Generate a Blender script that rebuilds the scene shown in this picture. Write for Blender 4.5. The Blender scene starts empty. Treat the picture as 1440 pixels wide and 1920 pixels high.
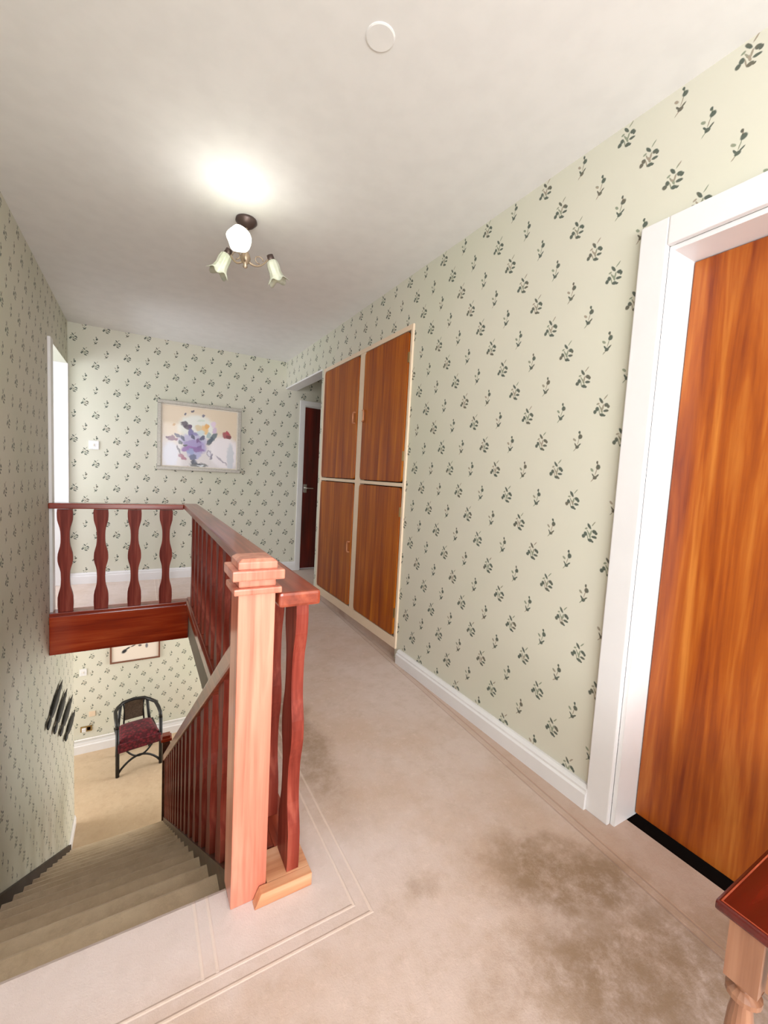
import bpy, math, random
from mathutils import Vector, Matrix

random.seed(7)
sc = bpy.context.scene
COL = sc.collection

# ------------------------------------------------------------------ camera
YAW, PITCH, ROLL, FPX, CAMH = 0.5261, 0.0813, 0.0542, 790.38, 1.1606
fw = Vector((math.sin(YAW) * math.cos(PITCH), math.cos(YAW) * math.cos(PITCH), -math.sin(PITCH)))
r0 = Vector((math.cos(YAW), -math.sin(YAW), 0))
u0 = r0.cross(fw)
rt = r0 * math.cos(ROLL) + u0 * math.sin(ROLL)
up = -r0 * math.sin(ROLL) + u0 * math.cos(ROLL)
cam = bpy.data.cameras.new('camera')
cam.sensor_fit = 'VERTICAL'; cam.sensor_height = 24.0; cam.sensor_width = 18.0
cam.lens = FPX / 1920 * 24.0
cam.clip_start = 0.02; cam.clip_end = 100
camo = bpy.data.objects.new('camera', cam); COL.objects.link(camo)
m = Matrix((rt, up, -fw)).transposed().to_4x4(); m.translation = Vector((0, 0, CAMH))
camo.matrix_world = m
sc.camera = camo

# ------------------------------------------------------------------ world, light, exposure
w = bpy.data.worlds.new('sky'); sc.world = w; w.use_nodes = True
wn = w.node_tree.nodes; wl = w.node_tree.links
wn['Background'].inputs[0].default_value = (0.75, 0.86, 1.0, 1)
wn['Background'].inputs[1].default_value = 1.5
sc.view_settings.view_transform = 'Standard'
try: sc.view_settings.look = 'None'
except Exception: pass
sc.view_settings.exposure = 0.36
sc.view_settings.gamma = 1.0
sc.view_settings.use_curve_mapping = False

def area(name, loc, direction, sx, sy, power, color=(1, 1, 1)):
    l = bpy.data.lights.new(name, 'AREA'); l.shape = 'RECTANGLE'; l.size = sx; l.size_y = sy
    l.energy = power; l.color = color
    o = bpy.data.objects.new(name, l); COL.objects.link(o); o.location = loc
    o.rotation_euler = Vector(direction).to_track_quat('-Z', 'Z').to_euler()
    return o
# daylight through the windows; the two lower hall lights are added fill
area('window_daylight_landing', (-0.56, -1.15, 1.35), (1, 0.35, 0.08), 1.1, 1.6, 34, (0.93, 0.96, 1.0))
area('window_daylight_landing_end', (0.2, -2.45, 1.35), (0.0, 1, 0.05), 1.4, 1.8, 90, (0.95, 0.97, 1.0))
area('window_daylight_side_room', (-1.95, 4.35, 1.35), (1, 0, -0.1), 1.0, 1.3, 42, (0.88, 0.93, 1.0))
area('added_fill_hall_left', (-2.9, 5.3, -1.35), (1, 0.05, -0.05), 1.5, 1.6, 62, (1.0, 0.97, 0.92))
area('added_fill_hall_right', (3.1, 5.3, -1.35), (-1, 0.1, -0.05), 1.5, 1.6, 60, (1.0, 0.97, 0.92))

# ------------------------------------------------------------------ dimensions
H = 2.40
XR, XL, YB = 1.4265, -0.577, 4.827
XRo, XLo, YBo = XR + 0.123, XL - 0.123, YB + 0.12
YS = 1.118                     # top stair nosing
YE = 3.71                      # end of the cupboard wall
YF = 3.815                     # fascia face at the far end of the stairwell
XE = 0.36                      # landing edge along the stairwell
RISE, GO, NST = 0.1545, 0.2145, 17
LZ = -RISE * NST               # lower floor
LY = 6.42                      # lower hall back wall
YFRONT = -2.5
WE = 5.10                      # end of stair side wall
SLABB = -0.285

# ------------------------------------------------------------------ node helpers
class NG:
    def __init__(s, name):
        s.m = bpy.data.materials.new(name); s.m.use_nodes = True
        s.t = s.m.node_tree; s.b = s.t.nodes['Principled BSDF']
    def n(s, typ, **kw):
        nd = s.t.nodes.new(typ)
        for k, v in kw.items(): setattr(nd, k, v)
        return nd
    def l(s, a, b): s.t.links.new(a, b)
    def put(s, sock, v):
        if hasattr(v, 'is_output') or isinstance(v, bpy.types.NodeSocket): s.l(v, sock)
        else: sock.default_value = v
    def math(s, op, a, b=None, c=None):
        nd = s.n('ShaderNodeMath', operation=op); s.put(nd.inputs[0], a)
        if b is not None: s.put(nd.inputs[1], b)
        if c is not None: s.put(nd.inputs[2], c)
        return nd.outputs[0]
    def mix(s, f, a, b):
        nd = s.n('ShaderNodeMix', data_type='RGBA'); s.put(nd.inputs[0], f)
        s.put(nd.inputs[6], a); s.put(nd.inputs[7], b); return nd.outputs[2]
    def noise(s, vec, scale, detail=3, rough=0.5, dist=0.0):
        nd = s.n('ShaderNodeTexNoise'); nd.inputs['Scale'].default_value = scale
        nd.inputs['Detail'].default_value = detail; nd.inputs['Roughness'].default_value = rough
        nd.inputs['Distortion'].default_value = dist
        if vec is not None: s.l(vec, nd.inputs['Vector'])
        return nd.outputs['Fac']
    def ramp(s, fac, stops):
        nd = s.n('ShaderNodeValToRGB'); cr = nd.color_ramp
        while len(cr.elements) < len(stops): cr.elements.new(0.5)
        for e, (p, c) in zip(cr.elements, stops): e.position = p; e.color = c
        s.l(fac, nd.inputs[0]); return nd.outputs[0]
    def mapping(s, vec, loc=(0, 0, 0), rot=(0, 0, 0), scale=(1, 1, 1), typ='POINT'):
        nd = s.n('ShaderNodeMapping', vector_type=typ); s.l(vec, nd.inputs[0])
        nd.inputs['Location'].default_value = loc; nd.inputs['Rotation'].default_value = rot
        nd.inputs['Scale'].default_value = scale; return nd.outputs[0]
    def smooth(s, v, a, b, lo=0.0, hi=1.0):
        nd = s.n('ShaderNodeMapRange', interpolation_type='SMOOTHSTEP'); s.l(v, nd.inputs[0])
        nd.inputs[1].default_value = a; nd.inputs[2].default_value = b
        nd.inputs[3].default_value = lo; nd.inputs[4].default_value = hi; return nd.outputs[0]
    def ellipse(s, vec, cx, cy, rx, ry, deg=0, soft=0.25):
        v = s.mapping(vec, (cx, cy, 0), (0, 0, math.radians(deg)), (rx, ry, 1), 'TEXTURE')
        nd = s.n('ShaderNodeVectorMath', operation='LENGTH'); s.l(v, nd.inputs[0])
        return s.smooth(nd.outputs['Value'], 1 - soft, 1 + soft, 1.0, 0.0)
    def bump(s, h, strength=0.2, dist=0.01):
        nd = s.n('ShaderNodeBump'); nd.inputs['Strength'].default_value = strength
        nd.inputs['Distance'].default_value = dist; s.l(h, nd.inputs['Height'])
        s.l(nd.outputs[0], s.b.inputs['Normal'])
    def set(s, **kw):
        for k, v in kw.items(): s.put(s.b.inputs[k.replace('_', ' ')], v)

def srgb(r, g, b):
    f = lambda c: (c / 255 / 12.92) if c / 255 <= 0.04045 else ((c / 255 + 0.055) / 1.055) ** 2.4
    return (f(r), f(g), f(b), 1)

def plain(name, col, rough=0.5, metal=0.0, nscale=30, var=0.06, bump=0.05, coat=0.0):
    g = NG(name); tc = g.n('ShaderNodeTexCoord')
    nz = g.noise(tc.outputs['Object'], nscale, 3)
    c2 = tuple(max(0, c * (1 - var * 2)) for c in col[:3]) + (1,)
    g.set(Base_Color=g.mix(g.smooth(nz, 0.3, 0.75), col, c2), Roughness=rough, Metallic=metal)
    if coat: g.set(Coat_Weight=coat)
    if bump: g.bump(nz, bump, 0.002)
    return g.m

def wood(name, dark, mid, light, axis='Z', rough=0.3, scale=1.0, coat=0.3, fine=1.0):
    g = NG(name); tc = g.n('ShaderNodeTexCoord')
    a = 'XYZ'.index(axis)
    sc1 = [9 * scale] * 3; sc1[a] = 0.55 * scale
    sc2 = [70 * fine] * 3; sc2[a] = 2.0
    v1 = g.mapping(tc.outputs['Object'], scale=tuple(sc1))
    v2 = g.mapping(tc.outputs['Object'], scale=tuple(sc2))
    n1 = g.noise(v1, 1.6, 4, 0.55, 0.6); n2 = g.noise(v2, 1.0, 3, 0.6)
    f = g.math('ADD', g.math('MULTIPLY', n1, 0.72), g.math('MULTIPLY', n2, 0.28))
    c = g.ramp(f, [(0.34, dark), (0.5, mid), (0.66, light)])
    g.set(Base_Color=c, Roughness=rough, Coat_Weight=coat, Coat_Roughness=0.12)
    g.bump(n2, 0.06, 0.001)
    return g.m

# --- wallpaper: printed sprigs on a cream green ground
def wallpaper():
    g = NG('sprig_wallpaper')
    ge = g.n('ShaderNodeNewGeometry')
    P = g.n('ShaderNodeSeparateXYZ'); g.l(ge.outputs['Position'], P.inputs[0])
    N = g.n('ShaderNodeSeparateXYZ'); g.l(ge.outputs['True Normal'], N.inputs[0])
    M = g.math
    u = M('SUBTRACT', M('MULTIPLY', N.outputs[0], P.outputs[1]), M('MULTIPLY', N.outputs[1], P.outputs[0]))
    isY = M('ABSOLUTE', N.outputs[1])
    # phase of the paper differs between the walls
    u = M('ADD', u, M('ADD', 0.95, M('MULTIPLY', isY, 0.534 - 0.95)))
    v = M('SUBTRACT', P.outputs[2], M('ADD', 1.453, M('MULTIPLY', isY, 2.274 - 1.453)))
    RS = 0.1133; AS = 0.1672
    row = M('FLOOR', M('ADD', M('DIVIDE', v, RS), 0.5))
    vv = M('SUBTRACT', v, M('MULTIPLY', row, RS))
    uu = M('ADD', u, M('MULTIPLY', row, AS / 2))
    cell = M('FLOOR', M('ADD', M('DIVIDE', uu, AS), 0.5))
    lu = M('SUBTRACT', uu, M('MULTIPLY', cell, AS))
    par = M('ABSOLUTE', M('MODULO', cell, 2.0))
    cmb = g.n('ShaderNodeCombineXYZ'); g.l(lu, cmb.inputs[0]); g.l(vv, cmb.inputs[1])
    wob = g.n('ShaderNodeTexNoise'); wob.inputs['Scale'].default_value = 55; g.l(ge.outputs['Position'], wob.inputs['Vector'])
    add = g.n('ShaderNodeVectorMath', operation='MULTIPLY_ADD')
    g.l(wob.outputs['Color'], add.inputs[0]); add.inputs[1].default_value = (0.005, 0.005, 0); g.l(cmb.outputs[0], add.inputs[2])
    L = g.mapping(add.outputs[0], (-0.0025, -0.0025, 0))
    def blobs(lst):
        out = None
        for e in lst:
            k = g.ellipse(L, *e)
            out = k if out is None else M('MAXIMUM', out, k)
        return out
    S = 0.001
    mm = lambda *a: (a[0] * S, a[1] * S, a[2] * S * 1.15, a[3] * S * 1.15) + tuple(a[4:])
    A_d = blobs([mm(19, 6, 8, 5.5, -25), mm(26, 0, 4.5, 5, 0), mm(19, -14, 9, 4, -8), mm(5, -27, 8, 5, -15), mm(14, -31, 4, 3, 0),
                 mm(-16, -5, 5.5, 7, 30), mm(-23, -14, 6, 6.5, 20), mm(-3, 24, 11, 4, -52)])
    A_m = blobs([mm(6, 0, 2.6, 9, -10), mm(-6, -17, 1.6, 11, 15), mm(13, 34, 9, 2, 50), mm(-14, 14, 5, 3, 20), mm(2, -10, 3, 9, 20), mm(-5, 0, 2, 10, 30)])
    B_d = blobs([mm(10, 13, 7.5, 7.5, 0), mm(5, 30, 3.6, 4.6, 0), mm(0, -25, 7, 5.5, 0), mm(8, -18, 8, 2.6, 40), mm(-7, -18, 8, 2.4, -55)])
    B_m = blobs([mm(-13, 3, 7, 3.6, -42), mm(-8, -33, 8, 1.6, 48), mm(3, -4, 1.4, 12, -15), mm(7, 23, 2, 6, 0)])
    ip = M('SUBTRACT', 1.0, par)
    dk = M('ADD', M('MULTIPLY', A_d, ip), M('MULTIPLY', B_d, par))
    md = M('ADD', M('MULTIPLY', A_m, ip), M('MULTIPLY', B_m, par))
    big = g.noise(ge.outputs['Position'], 1.2, 2)
    ground = g.mix(g.smooth(big, 0.35, 0.7), srgb(210, 206, 190), srgb(204, 203, 184))
    rnd = g.noise(ge.outputs['Position'], 22, 2)
    mc = g.mix(g.smooth(rnd, 0.45, 0.6), srgb(96, 112, 84), srgb(132, 112, 92))
    dc = g.mix(g.smooth(rnd, 0.5, 0.66), srgb(46, 64, 54), srgb(78, 72, 56))
    c = g.mix(M('MULTIPLY', md, 0.75), ground, mc)
    c = g.mix(M('MULTIPLY', dk, 0.9), c, dc)
    g.set(Base_Color=c, Roughness=0.62)
    g.bump(g.noise(ge.outputs['Position'], 140, 2), 0.06, 0.002)
    return g.m

# --- carpet
def carpet(name, c1, c2, c3, seams=False, worn=False):
    g = NG(name); ge = g.n('ShaderNodeNewGeometry'); pos = ge.outputs['Position']
    big = g.noise(pos, 1.9, 6, 0.66, 0.1); med = g.noise(pos, 11, 8, 0.78, 0.1); fine = g.noise(pos, 230, 3, 0.8)
    P = g.n('ShaderNodeSeparateXYZ'); g.l(pos, P.inputs[0]); M = g.math
    c = g.mix(g.smooth(big, 0.38, 0.66), c1, c2)
    c = g.mix(M('MULTIPLY', g.smooth(med, 0.44, 0.7), 0.5), c, c3)
    lightn = g.noise(pos, 26, 8, 0.8, 0.1)
    c = g.mix(M('MULTIPLY', g.smooth(lightn, 0.5, 0.72), 0.45), c, tuple(min(1, k * 1.22) for k in c1[:3]) + (1,))
    h = M('ADD', M('MULTIPLY', fine, 0.5), M('MULTIPLY', med, 0.9))
    if seams:
        # trodden and stained patches, then a painted patch of window sheen
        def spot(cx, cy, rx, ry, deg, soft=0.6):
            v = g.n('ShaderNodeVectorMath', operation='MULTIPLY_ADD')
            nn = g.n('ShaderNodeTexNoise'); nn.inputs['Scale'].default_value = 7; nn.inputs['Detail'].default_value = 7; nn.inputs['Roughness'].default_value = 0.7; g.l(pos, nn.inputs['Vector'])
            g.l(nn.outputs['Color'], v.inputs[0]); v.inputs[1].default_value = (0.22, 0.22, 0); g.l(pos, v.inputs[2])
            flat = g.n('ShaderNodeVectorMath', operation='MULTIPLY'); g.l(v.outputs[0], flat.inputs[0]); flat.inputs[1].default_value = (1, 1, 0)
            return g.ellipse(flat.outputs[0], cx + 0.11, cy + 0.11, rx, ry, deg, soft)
        st = M('MAXIMUM', M('MULTIPLY', spot(1.13, 0.70, 0.26, 0.12, -35), 0.85),
               M('MAXIMUM', M('MULTIPLY', spot(0.61, 1.75, 0.09, 0.42, 0), 0.7), M('MAXIMUM', M('MULTIPLY', spot(1.12, 0.44, 0.40, 0.15, -20), 0.8), M('MULTIPLY', spot(0.70, 0.88, 0.05, 0.03, 0), 0.3))))
        c = g.mix(M('MULTIPLY', st, g.smooth(med, 0.2, 0.6)), c, srgb(128, 98, 62))
        c = g.mix(M('MULTIPLY', spot(0.0, 1.06, 0.62, 0.16, 0, 0.75), 0.55), c, srgb(226, 214, 214))  # pale sheen of window light put into the carpet colour
        def line(expr, wdt=0.0035): return g.smooth(M('ABSOLUTE', expr), wdt * 0.5, wdt * 1.6, 1.0, 0.0)
        l1 = line(M('MAXIMUM', M('SUBTRACT', P.outputs[0], 0.508), M('SUBTRACT', 0.925, P.outputs[1])))
        l2 = line(M('MAXIMUM', M('SUBTRACT', P.outputs[0], 0.545), M('SUBTRACT', 0.888, P.outputs[1])))
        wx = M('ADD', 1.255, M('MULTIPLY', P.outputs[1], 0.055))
        l3 = line(M('SUBTRACT', P.outputs[0], wx)); l4 = line(M('SUBTRACT', P.outputs[0], M('ADD', wx, 0.03)))
        below = g.smooth(P.outputs[1], 0.925, 0.93)
        l5 = M('MULTIPLY', line(M('SUBTRACT', P.outputs[0], 0.13)), below); l6 = M('MULTIPLY', line(M('SUBTRACT', P.outputs[0], 0.162)), below)
        inner = M('MAXIMUM', M('MAXIMUM', l1, l2), M('MAXIMUM', l5, l6)); wallside = M('MAXIMUM', l3, l4)
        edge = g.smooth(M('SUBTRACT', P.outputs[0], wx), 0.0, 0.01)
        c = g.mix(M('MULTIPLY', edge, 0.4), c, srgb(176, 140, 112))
        c = g.mix(M('MULTIPLY', inner, 0.35), c, srgb(236, 214, 196))
        c = g.mix(M('MULTIPLY', wallside, 0.45), c, srgb(150, 112, 88))
        h = M('ADD', h, M('MULTIPLY', M('SUBTRACT', inner, wallside), 1.2))
    g.set(Base_Color=c, Roughness=0.95, Sheen_Weight=0.25, Sheen_Roughness=0.5)
    g.bump(h, 0.35, 0.006)
    return g.m

MAT = {}
MAT['paper'] = wallpaper()
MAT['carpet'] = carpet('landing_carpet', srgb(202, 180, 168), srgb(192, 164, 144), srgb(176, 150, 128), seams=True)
MAT['stair_carpet'] = carpet('stair_carpet', srgb(220, 200, 172), srgb(208, 186, 156), srgb(182, 158, 126))
MAT['hall_carpet'] = carpet('hall_carpet', srgb(192, 166, 134), srgb(186, 158, 126), srgb(170, 144, 112))
MAT['ceiling'] = plain('ceiling_plaster', srgb(236, 235, 233), 0.75, nscale=12, var=0.02, bump=0.12)
MAT['white'] = plain('white_gloss_paint', srgb(228, 225, 224), 0.35, nscale=8, var=0.015, bump=0.03)
MAT['cream'] = plain('cream_gloss_paint', srgb(228, 205, 178), 0.35, nscale=8, var=0.02, bump=0.03)
MAT['plaster'] = plain('grey_plaster', srgb(165, 158, 146), 0.7, nscale=20, var=0.03)
MAT['room'] = plain('pale_room_paint', srgb(215, 214, 214), 0.7, nscale=6, var=0.02)
MAT['pinewood'] = wood('newel_wood', srgb(186, 104, 82), srgb(212, 132, 108), srgb(230, 158, 132), 'Z', 0.3, 1.6, 0.35)
MAT['redwood_z'] = wood('red_stained_wood_upright', srgb(102, 30, 18), srgb(136, 54, 40), srgb(166, 84, 66), 'Z', 0.5, 2.0, 0.04)
MAT['redwood_z'].node_tree.nodes['Principled BSDF'].inputs['Specular IOR Level'].default_value = 0.22
MAT['redwood_x'] = wood('red_stained_wood_cross', srgb(104, 24, 8), srgb(140, 42, 16), srgb(170, 66, 32), 'X', 0.25, 1.2, 0.5)
MAT['fascia'] = wood('fascia_red_wood', srgb(124, 30, 8), srgb(162, 52, 18), srgb(188, 78, 36), 'X', 0.22, 1.2, 0.6)
MAT['redwood_y'] = wood('red_stained_wood_long', srgb(120, 46, 30), srgb(150, 66, 44), srgb(176, 88, 60), 'Y', 0.28, 1.6, 0.4)
MAT['string'] = wood('dark_string_wood', srgb(44, 26, 18), srgb(66, 38, 26), srgb(92, 56, 38), 'Y', 0.4, 1.6, 0.2)
MAT['sill'] = wood('sill_wood', srgb(184, 118, 82), srgb(208, 148, 108), srgb(222, 170, 134), 'X', 0.35, 2.0, 0.3)
MAT['doorwood'] = wood('sapele_door_veneer', srgb(120, 44, 4), srgb(160, 78, 12), srgb(190, 114, 42), 'Z', 0.36, 1.4, 0.15, 0.7)
MAT['cupwood'] = wood('cupboard_door_veneer', srgb(116, 42, 0), srgb(158, 78, 0), srgb(188, 108, 8), 'Z', 0.42, 1.2, 0.0, 0.6)
MAT['cupwood'].node_tree.nodes['Principled BSDF'].inputs['Specular IOR Level'].default_value = 0.3
MAT['farwood'] = wood('dark_red_door_veneer', srgb(62, 8, 4), srgb(92, 16, 8), srgb(120, 28, 14), 'Z', 0.3, 1.2, 0.3)
MAT['tablewood'] = wood('mahogany_table', srgb(62, 4, 2), srgb(80, 8, 4), srgb(96, 14, 8), 'X', 0.2, 1.5, 0.3)
MAT['tableleg'] = wood('table_leg_wood', srgb(116, 74, 52), srgb(148, 102, 76), srgb(170, 126, 98), 'Z', 0.3, 1.5, 0.4)
MAT['dark'] = plain('dark_gap', (0.008, 0.005, 0.004, 1), 1.0, bump=0)
MAT['dark'].node_tree.nodes['Principled BSDF'].inputs['Specular IOR Level'].default_value = 0.0
MAT['black'] = plain('black_lacquer', (0.008, 0.007, 0.007, 1), 0.45, nscale=60)
MAT['iron'] = plain('blackened_wood', (0.012, 0.010, 0.009, 1), 0.6, nscale=90, var=0.2, bump=0.3)
MAT['chrome'] = plain('chrome', (0.75, 0.74, 0.72, 1), 0.2, 1.0)
MAT['brass'] = plain('aged_brass', (0.42, 0.3, 0.13, 1), 0.35, 1.0)
MAT['darkbacking'] = plain('dark_red_gap_backing', (0.045, 0.008, 0.005, 1), 0.95, bump=0)
MAT['darkbacking'].node_tree.nodes['Principled BSDF'].inputs['Specular IOR Level'].default_value = 0.1
MAT['darkstring'] = plain('black_brown_string_paint', srgb(54, 40, 28), 0.7)
MAT['copper'] = plain('pale_copper', srgb(196, 132, 92), 0.4, 0.3)
MAT['plastic'] = plain('white_plastic', srgb(232, 230, 230), 0.4)
MAT['silver'] = plain('silver_frame', srgb(176, 170, 160), 0.45, 0.3, nscale=120, var=0.12, bump=0.3)
MAT['brownframe'] = plain('brown_frame', srgb(120, 76, 58), 0.4)
MAT['lampmetal'] = plain('antique_cream_metal', srgb(170, 150, 128), 0.35, 0.5)
MAT['lampdark'] = plain('brown_lamp_metal', srgb(92, 76, 72), 0.4, 0.6)
MAT['mat'] = plain('paper_mat', srgb(232, 222, 208), 0.8)

def cushion_mat():
    g = NG('burgundy_brocade'); tc = g.n('ShaderNodeTexCoord')
    v = g.n('ShaderNodeTexVoronoi'); v.inputs['Scale'].default_value = 26; g.l(tc.outputs['Object'], v.inputs['Vector'])
    n = g.noise(tc.outputs['Object'], 60, 3)
    c = g.mix(g.smooth(v.outputs['Distance'], 0.2, 0.6), srgb(118, 22, 36), srgb(72, 8, 20))
    c = g.mix(g.math('MULTIPLY', g.smooth(n, 0.55, 0.7), 0.5), c, srgb(120, 50, 60))
    g.set(Base_Color=c, Roughness=0.9, Sheen_Weight=0.05); g.bump(n, 0.2, 0.004); return g.m
MAT['cushion'] = cushion_mat()
MAT['cane'] = plain('brown_cane', srgb(92, 74, 58), 0.6, nscale=80, var=0.25, bump=0.4)

def shade_mat(name, emit):
    g = NG(name); tc = g.n('ShaderNodeTexCoord')
    n = g.noise(tc.outputs['Object'], 25, 2)
    g.set(Base_Color=g.mix(g.smooth(n, 0.4, 0.7), srgb(236, 238, 218), srgb(214, 220, 196)), Roughness=0.25, Transmission_Weight=0.35)
    if emit:
        g.set(Emission_Color=(1, 0.99, 0.97, 1), Emission_Strength=emit)
    return g.m
MAT['shade'] = shade_mat('frosted_tulip_glass', 0)
MAT['shade_lit'] = shade_mat('lit_tulip_glass', 3.0)
g = NG('bulb'); g.set(Base_Color=(1, 1, 1, 1), Emission_Color=(1, 0.98, 0.95, 1), Emission_Strength=20.0); MAT['bulb'] = g.m

def painting_mat():
    g = NG('flower_painting'); tc = g.n('ShaderNodeTexCoord')
    wv = g.n('ShaderNodeVectorMath', operation='MULTIPLY_ADD'); nn = g.n('ShaderNodeTexNoise')
    sx = g.n('ShaderNodeSeparateXYZ'); g.l(tc.outputs['Object'], sx.inputs[0])
    cb = g.n('ShaderNodeCombineXYZ'); g.l(sx.outputs[0], cb.inputs[0]); g.l(sx.outputs[2], cb.inputs[1])
    nn.inputs['Scale'].default_value = 26; nn.inputs['Detail'].default_value = 4; g.l(tc.outputs['Object'], nn.inputs['Vector'])
    g.l(nn.outputs['Color'], wv.inputs[0]); wv.inputs[1].default_value = (0.045, 0.045, 0); g.l(cb.outputs[0], wv.inputs[2])
    V = g.mapping(wv.outputs[0], (-0.0225, -0.0225, 0))
    # object space: centre at 0; half width .37, half height .315 ; units via fraction
    W, Hh = 0.37, 0.315
    bg = g.mix(g.smooth(sx.outputs[2], -0.12, 0.05), srgb(214, 206, 206), srgb(222, 202, 176))
    # (fx, fy, rx, ry, deg, colour) with f in 0..1 from top left
    E = [(.82, .72, .22, .30, 20, (236, 228, 232)), (.12, .8, .1, .2, 0, (214, 212, 222)), (.9, .8, .05, .25, 0, (200, 202, 210)),
         (.45, .35, .25, .22, 0, (226, 228, 222)), (.40, .55, .20, .10, 0, (176, 170, 204)), (.44, .66, .14, .12, 0, (160, 144, 196)),
         (.33, .34, .05, .05, 0, (62, 20, 60)), (.37, .42, .04, .06, 0, (96, 84, 150)), (.30, .14, .022, .022, 0, (70, 68, 96)),
         (.39, .08, .024, .024, 0, (60, 52, 84)), (.53, .14, .022, .022, 0, (84, 82, 110)), (.55, .36, .05, .08, 0, (226, 180, 110)),
         (.47, .34, .05, .05, 0, (210, 190, 150)), (.66, .48, .035, .11, -35, (60, 84, 98)), (.62, .54, .03, .09, -35, (36, 52, 76)),
         (.84, .42, .06, .06, 0, (150, 22, 44)), (.87, .45, .035, .035, 0, (110, 8, 24)), (.13, .54, .05, .04, 20, (122, 66, 92)),
         (.08, .53, .03, .02, 0, (96, 40, 70)), (.2, .49, .05, .025, -30, (70, 66, 100)), (.27, .52, .025, .05, 30, (80, 84, 110)),
         (.40, .50, .018, .05, 20, (40, 36, 84)), (.52, .50, .03, .05, -40, (50, 44, 92)), (.36, .69, .12, .05, 10, (140, 92, 168)),
         (.48, .62, .03, .09, 0, (104, 60, 132)), (.42, .78, .09, .08, 0, (168, 166, 206)), (.40, .82, .05, .05, 0, (78, 84, 120)),
         (.42, .91, .035, .06, 0, (70, 76, 104)), (.48, .95, .13, .04, 0, (96, 96, 96)), (.50, .95, .05, .02, 0, (214, 220, 226)),
         (.22, .72, .014, .09, 20, (110, 100, 110)), (.27, .83, .06, .03, -35, (160, 92, 116)), (.61, .75, .035, .06, 0, (150, 140, 160)),
         (.61, .75, .018, .04, 0, (214, 210, 220)), (.66, .26, .03, .05, 0, (220, 196, 216)), (.16, .32, .02, .02, 0, (196, 150, 90)),
         (.33, 1.0, .03, .03, 0, (150, 60, 60)),
         (.29, .30, .05, .05, 0, (52, 14, 52)), (.36, .33, .025, .03, 0, (70, 24, 80)), (.44, .44, .06, .03, 10, (120, 110, 170)), (.40, .60, .13, .05, 0, (150, 132, 186)),
         (.46, .55, .02, .05, -20, (98, 50, 120)), (.50, .42, .05, .05, 0, (200, 212, 214)), (.60, .45, .03, .05, 0, (150, 170, 172)), (.45, .70, .10, .04, 0, (122, 78, 150)),
         (.37, .74, .05, .05, 0, (140, 150, 196)), (.30, .64, .03, .02, 0, (60, 60, 70)), (.24, .60, .02, .035, 30, (70, 76, 84)), (.64, .80, .015, .06, -20, (120, 110, 130)),
         (.40, .90, .03, .04, -30, (40, 44, 70)), (.46, .93, .05, .02, 0, (60, 60, 76)), (.19, .55, .03, .02, 0, (130, 60, 90)), (.85, .38, .03, .03, 0, (176, 40, 66)),
         (.58, .30, .03, .04, 20, (222, 160, 70)), (.50, .22, .05, .02, 0, (206, 214, 200)), (.68, .36, .03, .06, -10, (206, 180, 206)), (.78, .85, .10, .015, -40, (170, 160, 172))]
    c = bg
    for fx, fy, rx, ry, deg, col in E:
        k = g.ellipse(V, (fx * 2 - 1) * W, (1 - fy * 2) * Hh, rx * W * 1.9, ry * Hh * 1.9, deg, 0.22)
        c = g.mix(g.math('MULTIPLY', k, 0.92), c, srgb(*col))
    g.set(Base_Color=c, Roughness=0.35, Coat_Weight=0.2)
    return g.m
MAT['painting'] = painting_mat()

def sketch_mat():
    g = NG('ink_sketch'); tc = g.n('ShaderNodeTexCoord')
    sx = g.n('ShaderNodeSeparateXYZ'); g.l(tc.outputs['Object'], sx.inputs[0])
    cb = g.n('ShaderNodeCombineXYZ'); g.l(sx.outputs[0], cb.inputs[0]); g.l(sx.outputs[2], cb.inputs[1])
    c = srgb(232, 218, 204); V = cb.outputs[0]
    for cx, cy, rx, ry, deg, col in [(-.13, -.07, .035, .022, 40, (40, 40, 46)), (-.09, -.035, .03, .01, 30, (60, 60, 60)), (-.03, -.01, .03, .008, 20, (90, 80, 80)),
                                     (.05, -.015, .02, .014, 0, (110, 96, 96)), (.13, -.03, .016, .03, 0, (120, 116, 124)), (.02, .05, .12, .02, 10, (90, 92, 84)),
                                     (-.05, .08, .08, .03, -30, (110, 90, 74))]:
        c = g.mix(g.ellipse(V, cx, cy, rx, ry, deg, 0.4), c, srgb(*col))
    g.set(Base_Color=c, Roughness=0.5); return g.m
MAT['sketch'] = sketch_mat()

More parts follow.
